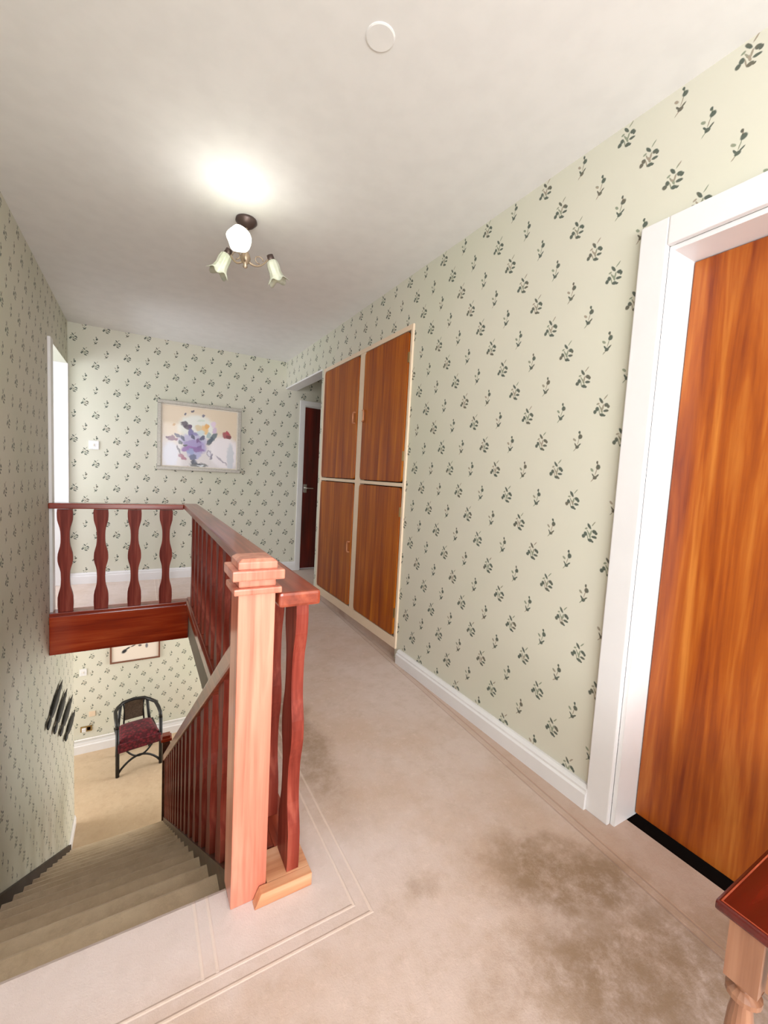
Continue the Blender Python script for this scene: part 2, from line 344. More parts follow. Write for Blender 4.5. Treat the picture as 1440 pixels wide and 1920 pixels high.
# ------------------------------------------------------------------ geometry helpers
class MB:
    def __init__(s): s.v = []; s.f = []; s.mi = []; s.cur = 0
    def add(s, vs, fs):
        o = len(s.v); s.v += [tuple(v) for v in vs]
        for f in fs: s.f.append(tuple(i + o for i in f)); s.mi.append(s.cur)
        return s
    def box(s, x0, x1, y0, y1, z0, z1):
        vs = [(x0, y0, z0), (x1, y0, z0), (x1, y1, z0), (x0, y1, z0), (x0, y0, z1), (x1, y0, z1), (x1, y1, z1), (x0, y1, z1)]
        return s.add(vs, [(0, 3, 2, 1), (4, 5, 6, 7), (0, 1, 5, 4), (1, 2, 6, 5), (2, 3, 7, 6), (3, 0, 4, 7)])
    def prism(s, pts, axis, a0, a1):
        """extrude a closed 2D outline; axis = extrusion axis, the outline uses the other two in XYZ order"""
        def mk(p, a):
            l = [p[0], p[1]]; l.insert(axis, a); return tuple(l)
        n = len(pts); vs = [mk(p, a0) for p in pts] + [mk(p, a1) for p in pts]
        fs = [tuple(range(n)), tuple(range(2 * n - 1, n - 1, -1))] + [(i, i + n, (i + 1) % n + n, (i + 1) % n) for i in range(n)]
        return s.add(vs, fs)
    def tube(s, pts, rad, n=8, closed=False):
        pts = [Vector(p) for p in pts]; N = len(pts); R = rad if isinstance(rad, (list, tuple)) else [rad] * N
        ref = Vector((0, 0, 1)); rings = []
        for i, p in enumerate(pts):
            a = pts[(i - 1) % N] if (closed or i > 0) else p; b = pts[(i + 1) % N] if (closed or i < N - 1) else p
            t = (b - a).normalized()
            if abs(t.dot(ref)) > 0.95: ref = Vector((1, 0, 0)) if abs(t.x) < 0.9 else Vector((0, 1, 0))
            e1 = (ref - t * ref.dot(t)).normalized(); e2 = t.cross(e1); ref = e1
            rings.append([p + (e1 * math.cos(2 * math.pi * k / n) + e2 * math.sin(2 * math.pi * k / n)) * R[i] for k in range(n)])
        vs = [v for r in rings for v in r]; fs = []
        for i in range(N if closed else N - 1):
            j = (i + 1) % N
            for k in range(n): fs.append((i * n + k, i * n + (k + 1) % n, j * n + (k + 1) % n, j * n + k))
        if not closed: fs += [tuple(range(n - 1, -1, -1)), tuple((N - 1) * n + k for k in range(n))]
        return s.add(vs, fs)
    def lathe(s, prof, origin=(0, 0, 0), axis=(0, 0, 1), n=20, sx=1.0, sy=1.0, wave=None):
        ax = Vector(axis).normalized(); q = Vector((0, 0, 1)).rotation_difference(ax); o = Vector(origin); vs = []
        for j, (r, h) in enumerate(prof):
            for k in range(n):
                a = 2 * math.pi * k / n; rr, hh = r, h
                if wave: dr, dh = wave(j, a); rr += dr; hh += dh
                vs.append(o + q @ Vector((rr * math.cos(a) * sx, rr * math.sin(a) * sy, hh)))
        fs = [(j * n + k, j * n + (k + 1) % n, (j + 1) * n + (k + 1) % n, (j + 1) * n + k) for j in range(len(prof) - 1) for k in range(n)]
        return s.add(vs, fs)

def mesh_of(name, mb, mats, smooth=False, bevel=0.0, off=(0, 0, 0)):
    me = bpy.data.meshes.new(name)
    me.from_pydata([(v[0] - off[0], v[1] - off[1], v[2] - off[2]) for v in mb.v], [], mb.f)
    for mt in (mats if isinstance(mats, list) else [mats]): me.materials.append(mt)
    me.polygons.foreach_set('material_index', mb.mi)
    import bmesh
    bm = bmesh.new(); bm.from_mesh(me)
    bmesh.ops.recalc_face_normals(bm, faces=bm.faces)
    if bevel:
        es = [e for e in bm.edges if len(e.link_faces) == 2 and e.calc_face_angle(0) > 0.6]
        bmesh.ops.bevel(bm, geom=es, offset=bevel, segments=2, affect='EDGES', profile=0.6, clamp_overlap=True)
    bm.to_mesh(me); bm.free()
    if smooth: me.polygons.foreach_set('use_smooth', [True] * len(me.polygons))
    me.update(); return me

def obj(name, me, parent=None, loc=None):
    o = bpy.data.objects.new(name, me); COL.objects.link(o)
    if parent: o.parent = parent
    if loc is not None: o.location = loc
    return o
def base(o):
    p = Vector((0, 0, 0))
    while o: p += Vector(o.location); o = o.parent
    return p
def part(name, mb, mats, parent=None, smooth=False, bevel=0.0, label=None):
    """mesh written in world coordinates; its origin sits at the middle of its bounds, child of parent"""
    lo = [min(v[i] for v in mb.v) for i in range(3)]; hi = [max(v[i] for v in mb.v) for i in range(3)]
    c = Vector([(a + b) / 2 for a, b in zip(lo, hi)])
    o = obj(name, mesh_of(name, mb, mats, smooth, bevel, c), parent, c - base(parent))
    if label: o['label'] = label
    return o
def tag(o, label, cat, group=None):
    o['label'] = label; o['category'] = cat
    if group: o['group'] = group
    return o
def thing(name, label, cat, loc, group=None):
    o = bpy.data.objects.new(name, None); COL.objects.link(o); o.location = loc
    o.empty_display_size = 0.05
    return tag(o, label, cat, group)
def struct(name, mb, mats, bevel=0.0, label=None, world=True):
    o = obj(name, mesh_of(name, mb, mats, False, bevel)); o['kind'] = 'structure'
    if label: o['label'] = label
    return o
B = lambda *a: MB().box(*a)

# ------------------------------------------------------------------ THE SHELL
# right wall (openings for the near door, the cupboard and the passage)
mb = MB()
mb.box(XR, XRo, 0.77, 2.225, 0, H)                      # between door and cupboard
mb.box(XR, XRo, YFRONT, -0.13, 0, H)
mb.box(XR, XRo, -0.13, 0.77, 1.925, H)                  # over the door
mb.box(XR, XRo, 2.225, 3.61, 2.075, H)                  # over the cupboard
mb.box(XR, XRo, 3.61, YE, 0, H)
mb.box(XR, XRo, YE, YB, 2.115, H)                       # lintel over the passage
struct('wall_right', mb, MAT['paper'], label='long right wall papered with small green sprigs on pale ground')
struct('trim_1', B(XR + 0.001, XRo + 0.002, YE, YB, 2.10, 2.115), MAT['white'], label='white soffit under the lintel at the corridor end')
# left wall, upper and down the stairwell
mb = MB()
mb.box(XLo, XL, YFRONT, -1.72, LZ, H); mb.box(XLo, XL, -0.58, 3.96, LZ, H); mb.box(XLo, XL, -1.72, -0.58, LZ, 0.5); mb.box(XLo, XL, -1.72, -0.58, 2.2, H)
mb.box(XLo, XL, 3.96, YB, 2.03, H)
mb.box(XLo, XL, 3.96, WE, LZ, -0.02)
struct('wall_left', mb, MAT['paper'], label='left wall running down beside the stairs, sprigged wallpaper')
# far wall
mb = MB()
mb.box(XLo, 1.655, YB, YBo, 0, H)
mb.box(1.655, 2.42, YB, YBo, 1.945, H)
mb.box(2.42, 3.1, YB, YBo, 0, H)
struct('wall_back', mb, MAT['paper'], label='far landing wall with sprigged wallpaper, hung with the flower painting')
# wall behind the camera with its window opening
mb = MB()
mb.box(XLo, -0.5, YFRONT - 0.12, YFRONT, 0, H); mb.box(0.9, XRo, YFRONT - 0.12, YFRONT, 0, H)
mb.box(-0.5, 0.9, YFRONT - 0.12, YFRONT, 0, 0.4); mb.box(-0.5, 0.9, YFRONT - 0.12, YFRONT, 2.25, H)
struct('wall_front', mb, MAT['paper'])
# ceiling
mb = MB(); mb.box(XLo - 1.6, 3.1, YFRONT - 0.12, YBo, H, H + 0.1)
struct('ceiling', mb, MAT['ceiling'], label='plain off-white plaster ceiling')
# floor slab of the landing: carpet on top, plaster on the open edges
def slab(mb, x0, x1, y0, y1, z0=SLABB, z1=0.0):
    vs = [(x0, y0, z0), (x1, y0, z0), (x1, y1, z0), (x0, y1, z0), (x0, y0, z1), (x1, y0, z1), (x1, y1, z1), (x0, y1, z1)]
    mb.cur = 0; mb.add(vs, [(4, 5, 6, 7)])
    mb.cur = 1; mb.add(vs, [(0, 3, 2, 1), (0, 1, 5, 4), (1, 2, 6, 5), (2, 3, 7, 6), (3, 0, 4, 7)])
mb = MB()
slab(mb, XLo, 1.50, YFRONT - 0.12, YS - 0.02)
slab(mb, XE, 1.50, YS - 0.02, YF + 0.02)
slab(mb, XLo, 1.50, YF + 0.02, YBo)
slab(mb, 1.50, 3.1, YE - 0.1, YBo)
slab(mb, XLo - 1.6, XLo, 3.5, YBo)
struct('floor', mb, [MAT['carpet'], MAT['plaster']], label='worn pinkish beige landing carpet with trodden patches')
struct('trim_2', B(1.50, 1.70, -0.2, 0.9, -0.12, -0.02), MAT['dark'], label='dark threshold gap under the near door')
# passage and side room beyond the openings
struct('wall_passage', MB().box(3.0, 3.1, YE - 0.1, YB, 0, H).box(XRo + 0.5, 3.0, YE - 0.1, YE, 0, H).box(XRo, XRo + 0.5, YE - 0.06, YE, 0, H), MAT['paper'])
mb = MB(); mb.box(XLo - 1.6, XLo - 1.5, 3.5, YBo, 0, 0.7); mb.box(XLo - 1.6, XLo - 1.5, 3.5, YBo, 2.05, H)
mb.box(XLo - 1.6, XLo - 1.5, 3.5, 3.8, 0.7, 2.05); mb.box(XLo - 1.6, XLo - 1.5, 4.85, YBo, 0.7, 2.05)
mb.box(XLo - 1.6, XLo, 3.4, 3.5, 0, H); mb.box(XLo - 1.6, XLo, YB, YBo, 0, H)
struct('wall_side_room', mb, MAT['room'])
# lower hall
struct('floor_lower', B(-3.0, 3.3, 0.9, LY + 0.12, LZ - 0.1, LZ), MAT['hall_carpet'], label='beige carpet of the lower hall floor')
struct('wall_lower_back', B(-3.0, 3.3, LY, LY + 0.12, LZ, SLABB), MAT['paper'], label='lower hall wall with sprigged wallpaper behind the chair')
struct('wall_lower_right', MB().box(3.2, 3.3, 0.9, 4.4, LZ, SLABB).box(3.2, 3.3, 6.2, LY, LZ, SLABB).box(3.2, 3.3, 4.4, 6.2, LZ, LZ + .4).box(3.2, 3.3, 4.4, 6.2, -.45, SLABB), MAT['paper'])
mb = MB(); mb.box(-3.1, -3.0, 3.0, 4.4, LZ, SLABB); mb.box(-3.1, -3.0, 6.2, LY + .12, LZ, SLABB)
mb.box(-3.1, -3.0, 4.4, 6.2, LZ, LZ + 0.4); mb.box(-3.1, -3.0, 4.4, 6.2, -0.45, SLABB)
mb.box(-3.0, XLo, 3.0, 3.1, LZ, SLABB)
struct('wall_added_dark_backing', B(0.43, 0.49, 0.9, 3.3, LZ, SLABB), MAT['darkbacking'])  # added dark wall so the gaps between stair balusters read dark
struct('wall_lower_left', mb, MAT['room'])
struct('wall_lower_front', B(XLo, 3.3, 0.8, 0.9, LZ, SLABB), MAT['room'])
struct('ceiling_lower', MB().box(-3.1, XLo, 3.0, LY + 0.12, SLABB, SLABB + 0.1).box(XLo, 3.3, YBo, LY + 0.12, SLABB, SLABB + 0.1)
       .box(1.5, 3.3, 0.8, YE - 0.1, SLABB, SLABB + .1), MAT['ceiling'])

# skirtings, moulded
def skirt(name, p0, p1, nrm, h=0.10, d=0.018, z=0.0, mat=None, label=None):
    """board with a chamfered top from p0 to p1, standing off the wall along nrm"""
    mb = MB(); (x0, y0), (x1, y1) = p0, p1; nx, ny = nrm
    prof = [(0, z), (d, z), (d, z + h * 0.68), (d * 0.75, z + h * 0.76), (d * 0.75, z + h * 0.86), (d * 0.35, z + h), (0, z + h)]
    n = len(prof)
    vs = [(x0 + nx * a, y0 + ny * a, b) for a, b in prof] + [(x1 + nx * a, y1 + ny * a, b) for a, b in prof]
    mb.add(vs, [tuple(range(n)), tuple(range(2 * n - 1, n - 1, -1))] + [(i, i + n, (i + 1) % n + n, (i + 1) % n) for i in range(n)])
    return struct(name, mb, mat or MAT['white'], label=label)
skirt('baseboard_right', (XR, 0.852), (XR, 2.165), (-1, 0), 0.085, 0.03, label='white skirting board along the right wall')
skirt('baseboard_back', (XL, YB), (1.60, YB), (0, -1), 0.105, 0.018, label='white skirting board along the far wall')
skirt('baseboard_lower_back', (-3.0, LY), (3.2, LY), (0, -1), 0.15, 0.05, LZ, label='tall white skirting of the lower hall wall')
skirt('baseboard_lower_left', (XL, 4.62), (XL, WE), (1, 0), 0.10, 0.016, LZ, label='short white skirting at the foot of the stair wall')
mb = MB().tube([(-3.0, LY - 0.04, LZ + 0.185), (3.2, LY - 0.04, LZ + 0.185)], 0.011, 8)
tag(part('heating_pipe', mb, MAT['white'], None, True), 'thin white heating pipe running just above the lower hall skirting', 'pipe')
# carpet-clad plinth below cupboard
struct('baseboard_cupboard', B(XR + 0.03, XR + 0.05, 2.19, YE, 0, 0.075), MAT['carpet'], label='carpeted plinth under the built-in cupboard')

# casings ---------------------------------------------------------
def casing_x(name, x, y0, y1, ztop, w, d, sgn, label, legs=(1, 1)):
    """architrave round an opening in a wall of constant x"""
    mb = MB(); xa, xb = sorted((x, x + sgn * d))
    if legs[0]: mb.box(xa, xb, y0 - w, y0, 0, ztop + w)
    if legs[1]: mb.box(xa, xb, y1, y1 + w, 0, ztop + w)
    mb.box(xa, xb, y0, y1, ztop, ztop + w)
    return struct(name, mb, MAT['white'], 0.004, label)
# near door
casing_x('trim_3', XR, -0.13, 0.77, 1.925, 0.085, 0.02, -1, 'white architrave round the near door')
mb = MB().box(XR, XRo + 0.02, 0.755, 0.772, 0, 1.925).box(XR, XRo + 0.02, -0.132, -0.115, 0, 1.925).box(XR, XRo + 0.02, -0.115, 0.755, 1.91, 1.926)
struct('trim_4', mb, MAT['white'], 0.0, 'white lining of the near door frame')
# far door
mb = MB().box(1.60, 1.655, YB - 0.02, YB, 0, 2.0).box(2.42, 2.475, YB - 0.02, YB, 0, 2.0).box(1.655, 2.42, YB - 0.02, YB, 1.945, 2.0)
mb.box(1.655, 1.667, YB, YBo, 0, 1.945).box(2.408, 2.42, YB, YBo, 0, 1.945).box(1.667, 2.408, YB, YBo, 1.933, 1.945)
struct('trim_5', mb, MAT['white'], 0.0, 'white frame of the dark red door at the far end')
# side opening at the far left
mb = MB().box(XL, XL + 0.018, 3.87, 3.97, 0, 2.03).box(XLo - 0.02, XL, 3.955, 3.975, 0, 2.03)
struct('trim_6', mb, MAT['white'], 0.0, 'white edge board at the near side of the left opening')
struct('trim_7', B(XLo - 0.02, XL + 0.008, YB - 0.03, YB - 0.001, 0, 2.03), MAT['white'], 0.003, 'white jamb at the far side of the left opening')

# ------------------------------------------------------------------ DOORS
mb = B(XRo - 0.003, XRo + 0.037, -0.11, 0.752, 0.012, 1.907)
d1 = part('door_1', mb, MAT['doorwood'], bevel=0.002); d1['kind'] = 'structure'; d1['label'] = 'near flush door in streaky orange brown veneer'
mb = MB().lathe([(0, 0), (0.024, 0), (0.024, .006), (0.01, .008), (0.009, .04), (0, .04)], (XRo - 0.004, -0.06, 1.0), (-1, 0, 0), 14)
mb.tube([(XRo - 0.042, -0.06, 1.0), (XRo - 0.046, -0.0, 1.0), (XRo - 0.044, 0.05, 1.0)], 0.008, 8)
part('door_handle', mb, MAT['chrome'], d1, True)
d2 = part('door_2', B(1.668, 2.407, YB + 0.03, YB + 0.07, 0.01, 1.932), MAT['farwood'], bevel=0.002); d2['kind'] = 'structure'
d2['label'] = 'dark red flush door at the far end of the landing'
mb = MB().box(1.69, 1.725, YB + 0.02, YB + 0.03, 0.93, 1.03)
mb.tube([(1.707, YB + 0.02, 0.985), (1.707, YB - 0.02, 0.985), (1.715, YB - 0.025, 0.985), (1.79, YB - 0.025, 0.985)], 0.008, 8)
part('door_handle', mb, MAT['chrome'], d2, False, label='chrome lever handle')

# ------------------------------------------------------------------ BUILT-IN CUPBOARD
cup = thing('built_in_cupboard', 'built-in cupboard with four orange brown doors in a cream frame, set in the right wall', 'cupboard', (XR, 2.92, 0))
part('carcass', MB().box(XR + 0.035, 1.98, 2.245, 3.595, 0.09, 2.07), MAT['dark'], cup)
Y0, Y1, Z0, Z1 = 2.195, 3.635, 0.072, 2.095
mb = MB(); xa, xb = XR - 0.012, XR + 0.03
mb.box(xa, xb, 2.205, 2.228, Z0, Z1); mb.box(xa, xb, 3.602, Y1, Z0, Z1)
mb.box(xa, xb, 2.228, 3.602, 2.063, Z1); mb.box(xa, xb, 2.228, 3.602, Z0, 0.142)
mb.box(xa, xb, 2.828, 2.905, 0.142, 2.063)
mb.box(xa, xb, 2.228, 2.828, 1.108, 1.132); mb.box(xa, xb, 2.905, 3.602, 1.108, 1.132)
part('face_frame', mb, MAT['cream'], cup, bevel=0.003)
def rdoor(y0, y1, z0, z1, hy, hz, side=1, handle=True):
    r = 0.028; pts = []
    for cx, cz, a0 in ((y1 - r, z1 - r, 0), (y0 + r, z1 - r, 90), (y0 + r, z0 + r, 180), (y1 - r, z0 + r, 270)):
        for k in range(5):
            a = math.radians(a0 + k * 22.5); pts.append((cx + r * math.cos(a), cz + r * math.sin(a)))
    d = part('cupboard_door', MB().prism(pts, 0, XR - 0.016, XR + 0.006), MAT['cupwood'], cup, bevel=0.002)
    if handle:
        x = XR - 0.016
        e = -0.020 * side
        mb = MB().tube([(x, hy, hz + 0.040), (x - 0.012, hy, hz + 0.040), (x - 0.014, hy + e * .6, hz + 0.040), (x - 0.014, hy + e, hz + 0.030), (x - 0.014, hy + e, hz - 0.030), (x - 0.014, hy + e * .6, hz - 0.040), (x - 0.012, hy, hz - 0.040), (x, hy, hz - 0.040)], 0.0055, 8)
        part('handle', mb, MAT['copper'], d, True, label='pale bow handle')
    return d
rdoor(2.236, 2.820, 1.138, 2.056, 2.800, 1.60, 1)
rdoor(2.913, 3.594, 1.138, 2.056, 2.935, 1.60, -1)
rdoor(2.236, 2.820, 0.150, 1.102, 2.79, 0.61, 1, False)
rdoor(2.913, 3.594, 0.150, 1.102, 2.935, 0.61, -1)
for z in (0.3, 0.95, 1.3, 1.9):
    part('hinge', B(XR - 0.018, XR - 0.008, 2.226, 2.240, z - 0.03, z + 0.03), MAT['brass'], cup)

# ------------------------------------------------------------------ STAIRCASE
st = thing('staircase', 'straight carpeted flight going down beside the left wall, with newel post and handrail', 'staircase', (0, YS, 0))
SX0, SX1 = XL + 0.026, 0.222
me_step = None
for i in range(1, NST):
    yn = YS + (i - 1) * GO; z = -RISE * i          # tread i runs from riser at yn to its own nose
    y0, y1 = yn - 0.012, YS + i * GO + 0.016
    if me_step is None:
        # profile in local (y,z), rounded nosing, riser below
        L0, L1 = y0 - yn, y1 - yn
        prof = [(L0, 0.0), (L1 - 0.012, 0.0), (L1 - 0.003, -0.004), (L1, -0.013), (L1 - 0.003, -0.024), (L1 - 0.014, -0.032), (L1 - 0.018, -RISE - 0.002), (L0, -RISE - 0.002)]
        me_step = mesh_of('step', MB().prism(prof, 0, SX0, SX1), MAT['stair_carpet'])
    obj('step', me_step, st, (0, yn - YS, z))
# top nosing and first riser
prof = [(YS - 0.02, 0.0), (YS + 0.004, 0.0), (YS + 0.014, -0.004), (YS + 0.016, -0.014), (YS + 0.010, -0.028), (YS - 0.002, -0.034), (YS - 0.002, -RISE - 0.002), (YS - 0.02, -RISE - 0.002)]
part('landing_nosing', MB().prism(prof, 0, SX0, 0.212), MAT['carpet'], st)
# strings
def yz(y, off): return (y, off - (y - YS) * RISE / GO)
YBOT = YS + (NST - 1) * GO
def string(x0, x1, up_, dn, ya, yb):
    pts = [yz(ya, up_), yz(yb, up_), yz(yb, -dn), yz(ya, -dn)]
    pts = [(y, max(z, LZ)) for y, z in pts]
    return MB().prism(pts, 0, x0, x1)
part('string_board', string(XL + 0.001, SX0, 0.055, 0.30, YS - 0.05, YBOT + 0.10), MAT['darkstring'], st, label='dark wall-side string board')
part('string_board', string(SX1, SX1 + 0.045, 0.045, 0.27, YS + 0.05, YBOT + 0.03), MAT['string'], st, label='dark string board under the balusters')
# baluster outline: wide, narrow, wide, narrow, wide
def baluster_mesh(h, t=0.030, wide=0.095, narrow=0.052, slope=0.0, mat=None, n=28):
    key = [(0, .86), (.06, 1.0), (.13, .96), (.28, .05), (.33, 0.0), (.38, .08), (.51, .92), (.54, .92), (.68, .06), (.73, 0.0), (.78, .08), (.92, .97), (.97, 1.0), (1, .9)]
    def f(s):
        for (a, fa), (b, fb) in zip(key, key[1:]):
            if s <= b:
                k = (s - a) / (b - a); k = k * k * (3 - 2 * k); return fa + (fb - fa) * k
        return key[-1][1]
    L, R = [], []
    for i in range(n + 1):
        s = i / n; w_ = (narrow + (wide - narrow) * f(s)) / 2
        L.append((-w_, s * h - (-w_) * slope)); R.append((w_, s * h - w_ * slope))
    vs = []
    for sgn in (-1, 1):
        for a in L + R: vs.append((a[0], sgn * t / 2, a[1]))
    N = n + 1; F = []
    for i in range(n):
        F.append((i, i + 1, N + i + 1, N + i)); o = 2 * N
        F.append((o + i, o + N + i, o + N + i + 1, o + i + 1))
        F.append((i, o + i, o + i + 1, i + 1)); F.append((N + i, N + i + 1, o + N + i + 1, o + N + i))
    F += [(0, N, o + N, o), (n, o + n, o + N + n, N + n)]
    mb = MB(); mb.add(vs, F)
    return mesh_of('baluster', mb, mat or MAT['redwood_z'], bevel=0)
bal_st = baluster_mesh(0.635, 0.034, 0.098, 0.064, RISE / GO)
bal_ld = baluster_mesh(0.772, 0.034, 0.096, 0.052)
BX = SX1 + 0.0225
for k in range(15):
    y = YS + 0.245 + k * 0.2195
    if y > YBOT - 0.06: break
    b = obj('baluster', bal_st, st, (BX, y - YS, yz(y, 0.03)[1])); b.rotation_euler.z = math.pi / 2
# handrail
ya, yb = YS + 0.03, YBOT + 0.02
pts = [yz(ya, 0.725), yz(yb, 0.725), yz(yb, 0.655), yz(ya, 0.655)]
part('handrail', MB().prism(pts, 0, BX - 0.030, BX + 0.030), MAT['redwood_y'], st, bevel=0.008, label='sloping handrail')
# newel post with its moulded cap
NX0, NX1, NY0, NY1 = 0.212, 0.305, 1.060, 1.152
newel = part('newel_post', B(NX0, NX1, NY0, NY1, 0.0, 0.852), MAT['pinewood'], st, bevel=0.003, label='square orange pink newel post at the top of the stairs')
mb = MB(); p = 0.014
for z0, z1, e in ((0.851, 0.868, 0.013), (0.868, 0.888, 0.0), (0.888, 0.914, 0.018)):
    mb.box(NX0 - e, NX1 + e, NY0 - e, NY1 + e, z0, z1)
capm = part('newel_cap', mb, MAT['pinewood'], newel, bevel=0.004)
e = 0.002
vs = [(NX0 - e, NY0 - e, .914), (NX1 + e, NY0 - e, .914), (NX1 + e, NY1 + e, .914), (NX0 - e, NY1 + e, .914),
      (NX0 - e, NY0 - e, .932), (NX1 + e, NY0 - e, .932), (NX1 + e, NY1 + e, .932), (NX0 - e, NY1 + e, .932),
      (NX0 + .008, NY0 + .008, .940), (NX1 - .008, NY0 + .008, .940), (NX1 - .008, NY1 - .008, .940), (NX0 + .008, NY1 - .008, .940)]
mb = MB().add(vs, [(0, 3, 2, 1), (8, 9, 10, 11)] + [(a + o, (a + 1) % 4 + o, (a + 1) % 4 + 4 + o, a + 4 + o) for o in (0, 4) for a in range(4)])
part('cap_block', mb, MAT['pinewood'], newel, bevel=0.002)
ln = part('lower_newel_post', B(BX - 0.035, BX + 0.035, YBOT + 0.021, YBOT + 0.091, LZ, LZ + 1.0), MAT['string'], st, bevel=0.003, label='dark newel post at the foot of the stairs')
part('newel_cap', MB().box(BX - 0.05, BX + 0.05, YBOT + 0.006, YBOT + 0.106, LZ + 1.0, LZ + 1.03).box(BX - 0.036, BX + 0.036, YBOT + 0.02, YBOT + 0.092, LZ + 1.03, LZ + 1.055), MAT['redwood_x'], ln, bevel=0.003)
part('spandrel_panel', MB().prism([yz(YS + 0.1, -0.26), yz(YBOT, -0.26), (YBOT, LZ), (YS + 0.1, LZ)], 0, BX - 0.008, BX + 0.008), MAT['string'], st, label='dark panel closing the space under the stairs')

# ------------------------------------------------------------------ LANDING BALUSTRADE
lb = thing('landing_balustrade', 'red brown landing balustrade with flat wavy balusters round the stairwell', 'balustrade', (XE, YF, 0))
RX0, RX1 = 0.312, 0.424
FY0, FY1 = 3.828, 3.935
part('handrail', B(RX0, RX1, 1.045, FY1, 0.810, 0.850), MAT['redwood_y'], lb, bevel=0.008, label='flat handrail along the landing')
part('handrail', B(XL + 0.001, RX0, FY0, FY1, 0.806, 0.848), MAT['redwood_x'], lb, bevel=0.007, label='flat handrail across the far end of the stairwell')
mb = MB().prism([(0.268, 0.0), (0.427, 0.0), (0.427, 0.038), (0.285, 0.038)], 1, 1.030, 1.057)
mb.box(NX1 + 0.002, 0.427, 1.057, 1.16, 0.0, 0.0375)
part('sill', mb, MAT['sill'], lb, bevel=0.002, label='light wood end block of the sill')
part('sill', B(0.356, 0.427, 1.16, YF + 0.12, 0.0, 0.036), MAT['redwood_y'], lb, bevel=0.003)
part('sill', B(XL + 0.001, 0.355, YF + 0.012, YF + 0.12, 0.0, 0.028), MAT['redwood_x'], lb, bevel=0.003)
part('sill', B(XE - 0.022, XE + 0.0, NY1 + 0.02, YF + 0.02, -0.035, 0.03), MAT['redwood_y'], lb, bevel=0.004, label='mauve brown edge bead')
for k in range(13):
    y = 1.108 + k * 0.2145
    b = obj('baluster', bal_ld, lb, (0.380 - XE, y - YF, 0.038)); b.rotation_euler.z = math.pi / 2
for k in range(4):
    x = -0.483 + k * 0.2225
    obj('baluster', bal_ld, lb, (x - XE, FY0 + 0.045 - YF, 0.028))
part('fascia_board', B(XL + 0.001, XE - 0.003, YF, YF + 0.02, -0.285, 0.004), MAT['fascia'], lb, bevel=0.003, label='glossy red brown fascia board across the stairwell')

# ------------------------------------------------------------------ CEILING LAMP
LX, LYY = 0.448, 2.289
lamp = thing('ceiling_lamp', 'three-arm ceiling lamp with tulip glass shades, one lit', 'lamp', (LX, LYY, H))
part('ceiling_rose', MB().lathe([(0, H), (0.05, H), (0.052, H - 0.012), (0.035, H - 0.03), (0.014, H - 0.042), (0, H - 0.042)], (LX, LYY, 0), n=24), MAT['lampdark'], lamp, True)
HZ = 2.215
part('stem', MB().lathe([(0.008, H - 0.04), (0.008, HZ + 0.04), (0.02, HZ + 0.02), (0.026, HZ), (0.018, HZ - 0.02), (0.008, HZ - 0.028), (0.012, HZ - 0.04), (0, HZ - 0.05)], (LX, LYY, 0), n=16), MAT['lampmetal'], lamp, True)
def arm(ang, lit, tilt, length=0.11, lift=0.05):
    d = Vector((math.cos(math.radians(ang)), math.sin(math.radians(ang)), 0)); c = Vector((LX, LYY, HZ))
    pts = []
    for k in range(9):
        t = k / 8
        pts.append(c + d * (length * t) + Vector((0, 0, -0.030 * math.sin(t * math.pi) + lift * t * t)))
    mb = MB().tube(pts, [0.006 - 0.002 * k / 8 for k in range(9)], 8)
    # scroll
    mb.tube([c + d * (length * 0.55 + 0.02 * math.cos(a)) + Vector((0, 0, 0.012 + 0.018 * math.sin(a))) for a in [k * 0.6 for k in range(9)]], 0.003, 6)
    a = part('arm', mb, MAT['lampmetal'], lamp, True)
    tip = pts[-1]; ax = (d * math.sin(math.radians(tilt)) - Vector((0, 0, 1)) * math.cos(math.radians(tilt))).normalized()
    part('lamp_holder', MB().lathe([(0, -0.012), (0.016, -0.01), (0.018, 0.012), (0.014, 0.024), (0, 0.024)], tip, ax, 14), MAT['lampdark'] if not lit else MAT['lampmetal'], a, True)
    prof = [(0.016, 0.014), (0.026, 0.022), (0.031, 0.045), (0.030, 0.075), (0.036, 0.098), (0.054, 0.118), (0.052, 0.119), (0.033, 0.098), (0.027, 0.075), (0.028, 0.045), (0.022, 0.024)]
    def wave(j, an): 
        return ((0.002 if lit else 0.006) * math.cos(5 * an), 0.010 * math.cos(5 * an)) if j in (5, 6) else (0.0015 * math.cos(10 * an), 0)
    part('lamp_shade', MB().lathe(prof, tip, ax, 40, wave=wave), MAT['shade_lit' if lit else 'shade'], a, True, label='lit white tulip shade' if lit else 'unlit ivory tulip shade')
    part('bulb', MB().lathe([(0.001, 0.02), (0.010, 0.03), (0.018, 0.06), (0.015, 0.085), (0.001, 0.095)], tip, ax, 14), MAT['bulb'] if lit else MAT['plastic'], a, True)
    return tip, ax
arm(2, False, 22, 0.125, 0.045)
arm(150, False, 26, 0.085, 0.030)
tip, ax = arm(250, True, 60, 0.085, 0.055)
pl = bpy.data.lights.new('lamp_bulb_light', 'POINT'); pl.energy = 2.6; pl.color = (1, 0.98, 0.93); pl.shadow_soft_size = 0.045
plo = bpy.data.objects.new('lamp_bulb_light', pl); COL.objects.link(plo); plo.location = tip + ax * 0.13
tag(part('ceiling_plate', MB().lathe([(0, H), (0.042, H), (0.042, H - 0.0015), (0.038, H - 0.003), (0, H - 0.003)], (0.58, 1.164, 0), n=28), MAT['ceiling'], None), 'small round plate painted over on the ceiling, nearest the camera', 'ceiling plate')

